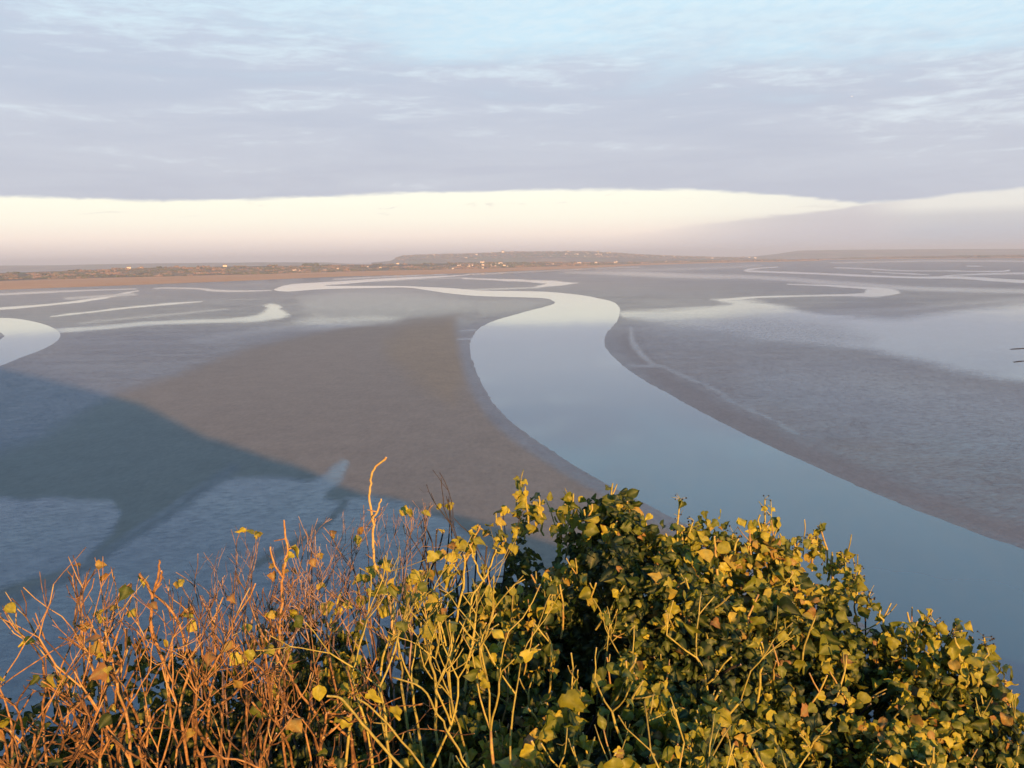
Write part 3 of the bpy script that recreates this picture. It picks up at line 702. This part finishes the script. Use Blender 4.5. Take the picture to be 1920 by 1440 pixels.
def in_view(x, y, lo=-90, hi=2010):
    px = 960 + F * x / y; return lo < px < hi
def ivy_bush(px_lo, px_hi, label, group, count, shoots, berries, big=.0, inner=.35, sparse=None, sprigs=(), lum=.46):
    count = int(count * 1.85)
    cx = .5 * (px_lo + px_hi); ue = (cx - 960) / F; yc = 2.0
    root = empty('ivy_bush', (ue * yc, yc, H - 2.2)); tag(root, label, 'ivy', group)
    lv = Leaves(); pt = Tubes(4); sts = []; tips = []
    # woody framework
    for i in range(int((px_hi - px_lo) / 20)):
        y = random.uniform(1.35, 2.9); x = (random.uniform(px_lo, px_hi) - 960) / F * y
        e = far_edge(x, y); y = min(y, e - .1); st = Tubes(6); sts.append(st)
        grow(st, np.array([x, y, surf(x, y) - random.uniform(.45, .7)]), np.array([rng.normal(0, .3), rng.normal(0, .3), 1]), random.uniform(.16, .24), random.uniform(.004, .008), 2, .1, tips, zmax=lambda q: surf(q[0], q[1]) - .02)
    n_ = 0; tries = 0
    while n_ < count and tries < count * 6:
        tries += 1
        y = 1.15 + 2.1 * random.random() ** .8; px = random.uniform(px_lo - 25, px_hi + 25); x = (px - 960) / F * y
        e = far_edge(x, y)
        if y > e + .10: continue
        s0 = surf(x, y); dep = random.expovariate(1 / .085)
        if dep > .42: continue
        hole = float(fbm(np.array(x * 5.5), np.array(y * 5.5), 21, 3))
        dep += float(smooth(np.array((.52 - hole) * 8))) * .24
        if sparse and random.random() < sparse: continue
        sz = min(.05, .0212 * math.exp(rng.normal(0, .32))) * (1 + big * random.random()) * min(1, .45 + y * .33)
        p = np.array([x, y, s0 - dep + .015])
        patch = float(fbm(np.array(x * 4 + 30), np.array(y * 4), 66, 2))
        tint = np.clip(rng.normal(lum + (patch - .5) * 1.1 - dep * 1.6, .22), 0, .97)  # deeper leaves tinted darker: shade inside the bush put into their colour
        if random.random() < .02: tint = 1
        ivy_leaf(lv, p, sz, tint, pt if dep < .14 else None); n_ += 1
    # inner leaf mass, shade painted as dark tint, down the far side as well
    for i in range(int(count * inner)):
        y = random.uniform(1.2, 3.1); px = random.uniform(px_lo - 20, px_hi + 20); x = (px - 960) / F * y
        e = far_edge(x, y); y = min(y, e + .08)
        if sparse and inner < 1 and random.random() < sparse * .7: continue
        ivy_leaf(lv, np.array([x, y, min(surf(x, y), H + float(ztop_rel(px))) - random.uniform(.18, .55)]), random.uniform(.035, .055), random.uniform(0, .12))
    # clipped shoots standing out of the top, with leaves near their ends
    clusters = []; shs = []
    for i in range(shoots):
        sh = Tubes(6); shs.append(sh)
        y = random.uniform(1.25, 3.0); px = random.uniform(px_lo, px_hi); x = (px - 960) / F * y
        e = far_edge(x, y); y = min(y, e); x = (px - 960) / F * y; s0 = surf(x, y)
        L = random.uniform(.07, .17); d = nrm(np.array([rng.normal(.05, .35), rng.normal(-.1, .3), 1]))
        pts = [np.array([x, y, s0 - .09])]
        for k in range(6): d = nrm(d + rng.normal(0, .12, 3)); pts.append(pts[-1] + d * L / 6)
        r0 = random.uniform(.0016, .0030); sh.add(pts, np.linspace(r0, r0 * .8, 7) * (1 + np.array([0, .15, 0, .2, 0, .15, 0])), random.uniform(.35, 1))
        if random.random() < .5:
            d2 = nrm(d + rng.normal(0, .6, 3)); q = pts[4]; sh.add([q, q + d2 * L * .2, q + d2 * L * .35 + np.array([0, 0, .005])], [r0 * .8, r0 * .7, r0 * .7], random.uniform(.4, 1))
        for k in range(random.randint(1, 4)):
            q = pts[random.randint(2, 6)]; ivy_leaf(lv, q + rng.normal(0, .012, 3), random.uniform(.022, .038), np.clip(rng.normal(.6, .15), 0, 1))
    for (bx, by, hh) in sprigs:
        sh = Tubes(6); shs.append(sh); sx = (bx - 960) / F; y = float(np.interp(sx, edge_u, edge_y)) - random.uniform(.03, .25)
        tip = at_y(np.array(float(bx)), np.array(float(by)), np.array(y)); lean = rng.normal(0, .03)
        base = tip + np.array([lean, 0, -hh - .06]); pts = [base + (tip - base) * k / 7 + rng.normal(0, .0035, 3) * (0 < k < 7) for k in range(8)]
        sh.add(pts, np.linspace(.0036, .0024, 8) * (1 + np.array([0, .15, 0, .2, 0, .15, 0, .1])), random.uniform(.5, .9))
        for k in range(int(5 + hh * 70)):
            q = pts[random.randint(2, 7)] + np.array([rng.normal(0, .022), rng.normal(0, .02), rng.normal(-.01, .012)])
            if q[2] > tip[2] - .004: q[2] = tip[2] - random.uniform(.005, .03)
            ivy_leaf(lv, q, random.uniform(.024, .040), np.clip(rng.normal(.68, .14), 0, .97), pt)
    for (bx, by, hh) in berries:
        sx = (bx - 960) / F; y = float(np.interp(sx, edge_u, edge_y)) - .05; tip = at_y(np.array(float(bx)), np.array(float(by)), np.array(y))
        base = tip + np.array([rng.normal(0, .015), .0, -hh]); midp = (tip + base) / 2 + rng.normal(0, .006, 3)
        um = Tubes(4); bp = []; clusters.append((um, bp)); um.add([base, midp, tip], [.0030, .0026, .0022], .7)
        for lvl in (0, .35, .7):
            c = tip * (1 - lvl) + base * lvl if lvl < .6 else base * .6 + tip * .4
            for k in range(random.randint(4, 7)):
                dd = nrm(np.array([rng.normal(0, 1), rng.normal(0, 1), abs(rng.normal(.3, .5))])); L = random.uniform(.014, .026)
                um.add([c, c + dd * L * .5 + np.array([0, 0, .001]), c + dd * L], [.0007, .0006, .0007], random.uniform(.2, .9))
                if random.random() < .75: bp.append((c + dd * L, random.uniform(.0022, .0034)))
            for k in range(2): ivy_leaf(lv, c + rng.normal(0, .01, 3) - np.array([0, 0, .02]), random.uniform(.02, .034), random.uniform(.45, .75))
    [q.build('stem', M['dark'], root) for q in sts]; [q.build('shoot', M['shoot'], root) for q in shs]; fo = lv.build('foliage', root); pt.build('leaf_stalks', M['shoot'], fo)
    for um, bp in clusters:
        b_ = um.build('berry_cluster', M['shoot'], root)
        P = np.array([b[0] for b in bp]) - np.array(root.location); n2 = len(P); V = IV[None] * np.array([b[1] for b in bp])[:, None, None] + P[:, None]
        mesh_obj('berries', V.reshape(-1, 3), (IF[None] + (np.arange(n2) * 12)[:, None, None]).reshape(-1, 3), M['berry'], b_)
    return root
G_I = 'ivy bushes along the clipped hedge'
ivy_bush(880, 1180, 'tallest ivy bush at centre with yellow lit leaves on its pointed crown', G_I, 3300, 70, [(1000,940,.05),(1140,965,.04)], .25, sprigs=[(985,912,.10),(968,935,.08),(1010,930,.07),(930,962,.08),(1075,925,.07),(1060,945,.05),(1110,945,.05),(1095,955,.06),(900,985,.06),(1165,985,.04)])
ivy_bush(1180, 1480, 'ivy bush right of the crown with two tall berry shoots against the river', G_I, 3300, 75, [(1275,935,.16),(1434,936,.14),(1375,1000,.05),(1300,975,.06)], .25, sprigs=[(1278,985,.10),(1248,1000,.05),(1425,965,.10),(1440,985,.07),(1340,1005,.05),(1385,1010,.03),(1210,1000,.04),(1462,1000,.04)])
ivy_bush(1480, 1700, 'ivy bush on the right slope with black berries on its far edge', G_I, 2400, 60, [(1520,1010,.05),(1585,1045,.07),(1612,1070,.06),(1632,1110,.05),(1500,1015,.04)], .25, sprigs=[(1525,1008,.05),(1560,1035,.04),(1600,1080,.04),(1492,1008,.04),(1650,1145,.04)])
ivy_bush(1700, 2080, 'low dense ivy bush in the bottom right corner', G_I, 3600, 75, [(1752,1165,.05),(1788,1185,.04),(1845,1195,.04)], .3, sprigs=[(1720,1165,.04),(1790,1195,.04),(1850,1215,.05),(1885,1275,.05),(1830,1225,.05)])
ivy_bush(620, 880, 'thin ivy bush mixed with yellow green stems left of the crown', G_I, 1500, 60, [], .2, sparse=.3, lum=.34, sprigs=[(700,1080,.05),(760,1075,.06),(800,1060,.06),(850,1030,.07),(640,1110,.04)])
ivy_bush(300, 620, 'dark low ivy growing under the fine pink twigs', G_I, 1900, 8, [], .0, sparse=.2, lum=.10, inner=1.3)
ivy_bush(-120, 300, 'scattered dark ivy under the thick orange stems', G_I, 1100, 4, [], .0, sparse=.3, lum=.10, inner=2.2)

def tipline(tab): 
    def f(q):
        px, py = project(q[None]); t = interp(px, tab)[0]
        return 1e9 if py[0] > t else -1e9
    return f
def twig_shrub(name, label, group, mat, starts, tab, L, r, depth, tint, wob, fork, leaves=0, lt=.85, seg=.03, up_=.35):
    c = np.mean([s[0] for s in starts], 0); root = empty(name, (float(c[0]), float(c[1]), H - 2.2)); tag(root, label, 'shrub', group)
    tb = Tubes(7); tips = []; nodes = []
    for p, d in starts:
        p0 = p + np.array([rng.normal(0, .05), rng.normal(0, .05), -.5]); tb.add([p0, (p0 + p) / 2 + rng.normal(0, .02, 3), p], [r * 1.3, r * 1.2, r * 1.05], tint)
        off = random.uniform(0, 150) if random.random() < .7 else random.uniform(-25, 20)
        tt = [(a, b + off) for a, b in tab]
        grow(tb, p, d, L * random.uniform(.8, 1.25), r * random.uniform(.65, 1.2), depth, tint, tips, wob, fork, up_, seg, tipline(tt), nodes)
    tb.build('branches', M[mat], root)
    if leaves:
        lv = Leaves(); pt = Tubes(4)
        for k in range(leaves):
            if random.random() < .4 and tips: q = random.choice(tips)[0]
            else: q = random.choice(nodes)[0]
            ivy_leaf(lv, q + rng.normal(0, .01, 3), random.uniform(.02, .032), np.clip(rng.normal(lt, .15), 0, 1), pt)
        fo = lv.build('leaves', root); pt.build('leaf_stalks', M['shoot'], fo)
    return root
def starts(px0, px1, y0, y1, n_, zr, lean=0.0):
    out = []
    for i in range(n_):
        px = px0 + (px1 - px0) * (i + random.random()) / n_; y = random.uniform(y0, y1)
        out.append((np.array([(px - 960) / F * y, y, H + zr + random.uniform(-.08, .05)]), np.array([rng.normal(lean, .3), rng.normal(.05, .2), 1])))
    return out
tabL = [(-200,1180),(0,1150),(60,1090),(100,1040),(140,1035),(200,1050),(240,1100),(262,1075),(300,1060),(340,1120),(400,1130),(500,1090),(540,1010),(600,1100)]
tabM = [(250,1140),(330,1100),(380,1030),(430,1000),(460,985),(500,1025),(540,1000),(600,990),(650,975),(690,985),(760,950),(800,945)]
tabD = [(700,960),(770,925),(810,900),(850,925),(900,960),(970,960)]
G_T = 'bare clipped shrubs on the left of the hedge'
twig_shrub('bare_shrub', 'bare shrub with thick orange forked stems in the bottom left corner', G_T, 'bark', starts(-90, 110, 1.45, 2.0, 11, -1.05), tabL, .15, .0031, 4, .5, .14, (.35, .75), 20, up_=.45)
twig_shrub('bare_shrub', 'bare orange shrub with a few yellow leaves at its tips, second from left', G_T, 'bark', starts(110, 330, 1.5, 2.1, 13, -1.08), tabL, .15, .0033, 4, .5, .14, (.35, .75), 22, up_=.45)
twig_shrub('bare_shrub', 'orange brown shrub with one tall straight stem between blue flats and pink twigs', G_T, 'bark', starts(330, 640, 1.5, 2.1, 13, -1.12), [(a, b + 70) for a, b in tabM], .15, .0027, 4, .4, .14, (.35, .75), 16, up_=.45)
twig_shrub('twiggy_shrub', 'fine pinkish grey twigs crowded behind the orange stems', G_T, 'thin', starts(330, 560, 2.2, 2.8, 34, -1.12), tabM, .14, .0024, 4, .5, .15, (.3, .7), 10, seg=.035, up_=.45)
twig_shrub('twiggy_shrub', 'fine pale twigs crowded left of the ivy crown', G_T, 'thin', starts(540, 760, 2.2, 2.9, 34, -1.1), tabM, .14, .0024, 4, .5, .15, (.3, .7), 12, seg=.035, up_=.45)
twig_shrub('twiggy_shrub', 'blackish thin twigs standing just left of the ivy crown', G_T, 'dark', starts(760, 930, 2.6, 3.0, 16, -1.05), tabD, .16, .0026, 3, .5, .1, (.2, .45), 6, seg=.04)
twig_shrub('stemmy_shrub', 'yellow green forked stems with large yellow leaves in the bottom centre', G_T, 'shoot', starts(620, 960, 1.5, 2.1, 14, -1.02), [(600,1130),(700,1080),(800,1060),(880,1000),(960,980),(1100,1100)], .14, .0030, 3, .6, .13, (.35, .8), 46, .65)
twig_shrub('stemmy_shrub', 'brown forked stems rising through the ivy in the bottom right centre', G_T, 'shoot', starts(960, 1450, 1.4, 2.2, 20, -1.1), [(900,1120),(1000,1090),(1200,1120),(1350,1080),(1500,1150)], .12, .0028, 2, .6, .13, (.35, .8), 16, .6)
twig_shrub('bare_shrub', 'low tangle of crossing brown branches along the bottom left edge', G_T, 'bark', starts(-120, 330, 1.35, 1.9, 16, -1.12), [(a, b + 150) for a, b in tabL], .12, .0038, 3, .35, .17, (.5, 1.0), 14, .5, up_=.1)
twig_shrub('bare_shrub', 'low tangle of brown branches under the pink twigs', G_T, 'bark', starts(330, 720, 1.4, 2.0, 16, -1.12), [(0, 1230), (800, 1200)], .12, .0034, 3, .35, .17, (.5, 1.0), 18, .5, up_=.1)
# hand-placed landmark stems
def traced(name, label, mat, polys, y, r, tint, leaves=()):
    P0 = at_y(np.array(float(polys[0][0][0])), np.array(float(polys[0][0][1])), np.array(y)); root = empty(name, tuple(P0)); tag(root, label, 'shrub', G_T)
    tb = Tubes(8)
    for pl, k in zip(polys, [1] + [.75] * 9):
        sp_ = spline([(a, b, 0) for a, b in pl], 4, False); n_ = len(sp_); bow = np.cumsum(rng.normal(0, .0025, n_)); sp_ = [(a + rng.normal(0, 1.3), b, c) for a, b, c in sp_]
        pts = np.array([at_y(np.array(a), np.array(b), np.array(y + bow[i])) for i, (a, b, _) in enumerate(sp_)])
        rr_ = r * k * np.linspace(1, .72, n_) * (1 + .12 * (np.arange(n_) % 5 == 0)); tb.add(pts, rr_, tint)
        for i in range(2, int(n_ * .6)):
            if random.random() < .3:
                dd = nrm((pts[i + 1] - pts[i]) * 20 + rng.normal(0, .8, 3)); L2 = random.uniform(.008, .03); tb.add([pts[i], pts[i] + dd * L2 * .5, pts[i] + dd * L2], [r * .5, r * .4, r * .35], tint * .8)
    tb.build('branches', M[mat], root)
    if leaves:
        lv = Leaves(); pt = Tubes(4)
        for a, b, s_ in leaves: ivy_leaf(lv, at_y(np.array(float(a)), np.array(float(b)), np.array(y)), s_, random.uniform(.6, .9), pt)
        fo = lv.build('leaves', root); pt.build('leaf_stalks', M['shoot'], fo)
traced('tall_stem', 'tallest bare stem with a crooked tip rising above the hedge left of the crown', 'bark', [[(740,1190),(728,1120),(718,1085),(703,1060),(699,1010),(700,975),(692,930),(696,900),(702,880),(725,857)],[(700,972),(710,955),(715,935)]], 2.1, .0035, .8, [(705,1075,.03),(718,1095,.028)])
traced('tall_stem', 'orange stem with clipped twin tips and a leaf at its fork', 'bark', [[(520,1330),(522,1230),(528,1130),(530,1080),(538,1040),(548,1025)],[(530,1082),(515,1060),(505,1025)],[(540,1040),(536,1000),(532,975)]], 1.9, .0033, .6, [(546,1028,.026),(548,1038,.024)])
traced('tall_stem', 'orange stem with three spreading clipped prongs in the lower left', 'bark', [[(330,1290),(290,1200),(283,1150),(285,1115),(262,1075)],[(283,1120),(300,1090),(303,1070)],[(290,1115),(325,1150),(350,1210),(365,1260)],[(287,1112),(298,1075),(297,1050)]], 1.75, .0036, .5, [(272,1085,.024)])
traced('tall_stem', 'forked yellow stem with broad leaves rising at the bottom centre', 'shoot', [[(845,1360),(842,1260),(848,1200),(860,1140),(870,1090),(872,1040)],[(842,1230),(825,1170),(818,1120)],[(880,1180),(886,1120),(905,1090),(920,1060),(930,1030)],[(845,1230),(880,1180)],[(905,1090),(890,1050),(880,1020)]], 1.9, .0030, .7, [(800,1195,.042),(880,1200,.045),(870,1228,.036),(885,1240,.034),(890,1010,.032),(985,965,.04)])
traced('tall_stem', 'long curved yellow stems sweeping across the bottom centre', 'shoot', [[(760,1450),(700,1380),(665,1340),(640,1310),(615,1305)],[(800,1450),(755,1390),(700,1330),(670,1310)],[(880,1450),(850,1390),(820,1340),(790,1290),(735,1270)]], 1.5, .0027, .55, [(690,1300,.034),(740,1325,.03)])

# ------------------------------------------------------------------ haze
mt, nt, out = new_mat('haze_air'); n = N(nt)
pv = n.node('ShaderNodeVolumePrincipled'); pv.inputs['Color'].default_value = (.70, .82, 1, 1); pv.inputs['Density'].default_value = 7.2e-5; pv.inputs['Anisotropy'].default_value = 0.0
n.link(pv.outputs[0], out.inputs['Volume'])
v, f = box_vf(-38000, 38000, -38000, 38000, -4.0, 240)
hz = mesh_obj('haze', np.array(v, float), np.array(f), mt, smooth=False); tag(hz, 'thin pale haze over the bay', kind='stuff')

# ------------------------------------------------------------------ sky and sun
w = bpy.data.worlds.new('World'); scn.world = w; w.use_nodes = True; nt = w.node_tree; nt.nodes.clear(); n = N(nt)
wo = n.node('ShaderNodeOutputWorld'); bg = n.node('ShaderNodeBackground'); bg.inputs[1].default_value = .1
tc = n.node('ShaderNodeTexCoord'); vec = tc.outputs['Generated']
sx = n.node('ShaderNodeSeparateXYZ'); n.link(vec, sx.inputs[0]); X, Y, Z = sx.outputs
sky = n.node('ShaderNodeTexSky'); sky.sky_type = 'NISHITA'; sky.sun_disc = False; sky.sun_elevation = EL
sun_az = math.atan2(-dv[0], -dv[1])          # direction towards the sun, clockwise from +Y
sky.sun_rotation = sun_az; sky.air_density = 1.4; sky.dust_density = 1.5; sky.ozone_density = 2.0
el = n.math('MULTIPLY', n.math('ARCSINE', Z), 180 / math.pi)
az = n.math('MULTIPLY', n.math('ARCTAN2', X, Y), 180 / math.pi)
azn = n.math('DIVIDE', n.math('ADD', az, 180), 360)
K = 10 / 2 ** EXPO
def dc(r, g, b): c = srgb(r, g, b); return tuple(x * K for x in c)
def azramp(tab, scale):    # table of (azimuth deg, value) as a ramp
    st = [((a + 180) / 360, v_ / scale) for a, v_ in tab]
    return n.math('MULTIPLY', n.ramp(azn, st), scale)
# cloud texture coordinates: stretched along the horizon
cv = n.node('ShaderNodeCombineXYZ'); n.link(n.math('MULTIPLY', az, .055), cv.inputs[0]); n.link(n.math('MULTIPLY', el, .42), cv.inputs[1])
nz1 = n.noise(cv.outputs[0], 1.0, 7, .58, dist=.4)
cv2 = n.node('ShaderNodeCombineXYZ'); n.link(n.math('MULTIPLY', az, .35), cv2.inputs[0]); n.link(n.math('MULTIPLY', el, 1.9), cv2.inputs[1]); cv2.inputs[2].default_value = 4
nz2 = n.noise(cv2.outputs[0], 1.0, 7, .62, dist=.5)
cv3 = n.node('ShaderNodeCombineXYZ'); n.link(n.math('ADD', n.math('MULTIPLY', az, .8), n.math('MULTIPLY', el, -.8)), cv3.inputs[0]); n.link(n.math('MULTIPLY', el, 2.6), cv3.inputs[1]); cv3.inputs[2].default_value = 9
nz3 = n.noise(cv3.outputs[0], 1.0, 4, .6)
edge = azramp([(-180, 4.3), (-34, 3.86), (-27, 3.78), (-21, 3.64), (-14, 3.84), (-6, 4.16), (3, 4.21), (10, 4.08), (16, 3.60), (20.5, 3.0), (22, 2.86), (26, 3.15), (31, 3.45), (60, 4.3), (180, 4.3)], 6)
band = n.ramp(n.math('DIVIDE', el, 6), [(0, dc(222, 206, 206)), (.10, dc(246, 228, 221)), (.25, dc(268, 250, 235)), (.42, dc(268, 262, 243)), (.62, dc(268, 266, 246)), (.8, dc(262, 263, 250))])
band_r = n.ramp(n.math('DIVIDE', el, 6), [(0, dc(188, 192, 205)), (.2, dc(200, 204, 213)), (.34, dc(216, 216, 217)), (.43, dc(246, 244, 236)), (.8, dc(250, 251, 244))])
band = n.mix(n.maprange(az, 6, 27), band, band_r)
# grey veil below the cloud on the right
veil = n.math('MULTIPLY', n.maprange(n.math('ADD', n.math('SUBTRACT', n.math('SUBTRACT', el, 1.3), n.math('MULTIPLY', n.math('SUBTRACT', az, 8), .105)), n.math('MULTIPLY', n.math('SUBTRACT', nz2, .5), .8)), .25, -.05), n.math('MULTIPLY', n.maprange(az, 5, 20), n.maprange(az, 20.5, 25, 1, .15)))
band = n.mix(n.math('MULTIPLY', veil, .75), band, dc(208, 203, 210))
# small wisps in the bright band
wisp = n.math('MULTIPLY', n.maprange(nz2, .60, .70), n.maprange(el, 2.2, 3.4)); band = n.mix(n.math('MULTIPLY', wisp, .35), band, dc(205, 196, 200))
cloud = n.mix(n.maprange(el, 3.5, 17), dc(205, 210, 222), dc(201, 213, 232))
cloud = n.mix(n.maprange(nz1, .35, .62), n.mix(n.maprange(el, 3.5, 14), dc(197, 202, 216), dc(193, 206, 225)), cloud)
gapc = n.mix(n.maprange(el, 4, 22), dc(226, 234, 242), dc(205, 236, 252))
g1 = n.math('ADD', n.math('MULTIPLY', nz1, .62), n.math('MULTIPLY', nz2, .38))
thr = n.maprange(n.math('ADD', el, n.math('MULTIPLY', az, .05)), 4, 17, .60, .47)
gaps = n.maprange(n.math('SUBTRACT', g1, thr), -.05, .10)
gaps = n.math('MULTIPLY', gaps, n.maprange(nz3, .25, .6, .55, 1))
upc = n.mix(gaps, cloud, gapc)
up2 = n.math('MULTIPLY', n.maprange(n.math('SUBTRACT', el, n.math('MULTIPLY', n.math('SUBTRACT', nz1, .5), 14)), n.math('SUBTRACT', 10.5, n.math('MULTIPLY', az, .05)), n.math('SUBTRACT', 15.5, n.math('MULTIPLY', az, .05))), n.maprange(az, -24, 4, .35, 1))
upc = n.mix(n.math('MULTIPLY', up2, .95), upc, n.mix(n.maprange(nz3, .3, .7), dc(208, 238, 254), dc(220, 242, 253)))
ee = n.math('ADD', n.math('SUBTRACT', el, edge), n.math('ADD', n.math('MULTIPLY', n.math('SUBTRACT', nz2, .5), .42), n.math('MULTIPLY', n.math('SUBTRACT', nz3, .5), .22)))
low = n.mix(n.maprange(ee, -.12, .16), band, upc)
nis = n.node('ShaderNodeMix', data_type='RGBA', blend_type='MULTIPLY'); nis.inputs[0].default_value = 1; n.link(sky.outputs[0], nis.inputs[6]); nis.inputs[7].default_value = (.42, 1.0, 1.65, 1)
full = n.mix(n.maprange(el, 22, 42), low, nis.outputs[2])
full = n.mix(n.maprange(n.math('ABSOLUTE', az), 70, 120), full, n.mix(.45, nis.outputs[2], n.mix(n.maprange(el, 2, 25), dc(205, 195, 185), dc(100, 145, 200))))
n.link(full, bg.inputs[0]); n.link(bg.outputs[0], wo.inputs[0])

sd_ = bpy.data.lights.new('sun', 'SUN'); sd_.energy = 4.3; sd_.angle = R(.6); sd_.color = (1, .52, .17)
so_ = bpy.data.objects.new('sun', sd_); col.objects.link(so_); so_.location = (0, 0, 200)
so_.rotation_euler = Vector(tuple(-SUNV)).to_track_quat('-Z', 'Y').to_euler()

scn.view_settings.view_transform = 'Standard'; scn.view_settings.look = 'None'; scn.view_settings.exposure = EXPO; scn.view_settings.gamma = 1
scn.render.engine = 'CYCLES'; scn.cycles.max_bounces = 6; scn.cycles.volume_bounces = 0; scn.cycles.use_denoising = True
scn.cycles.transparent_max_bounces = 8
print('verts', sum(len(o.data.vertices) for o in bpy.data.objects if o.type == 'MESH'))
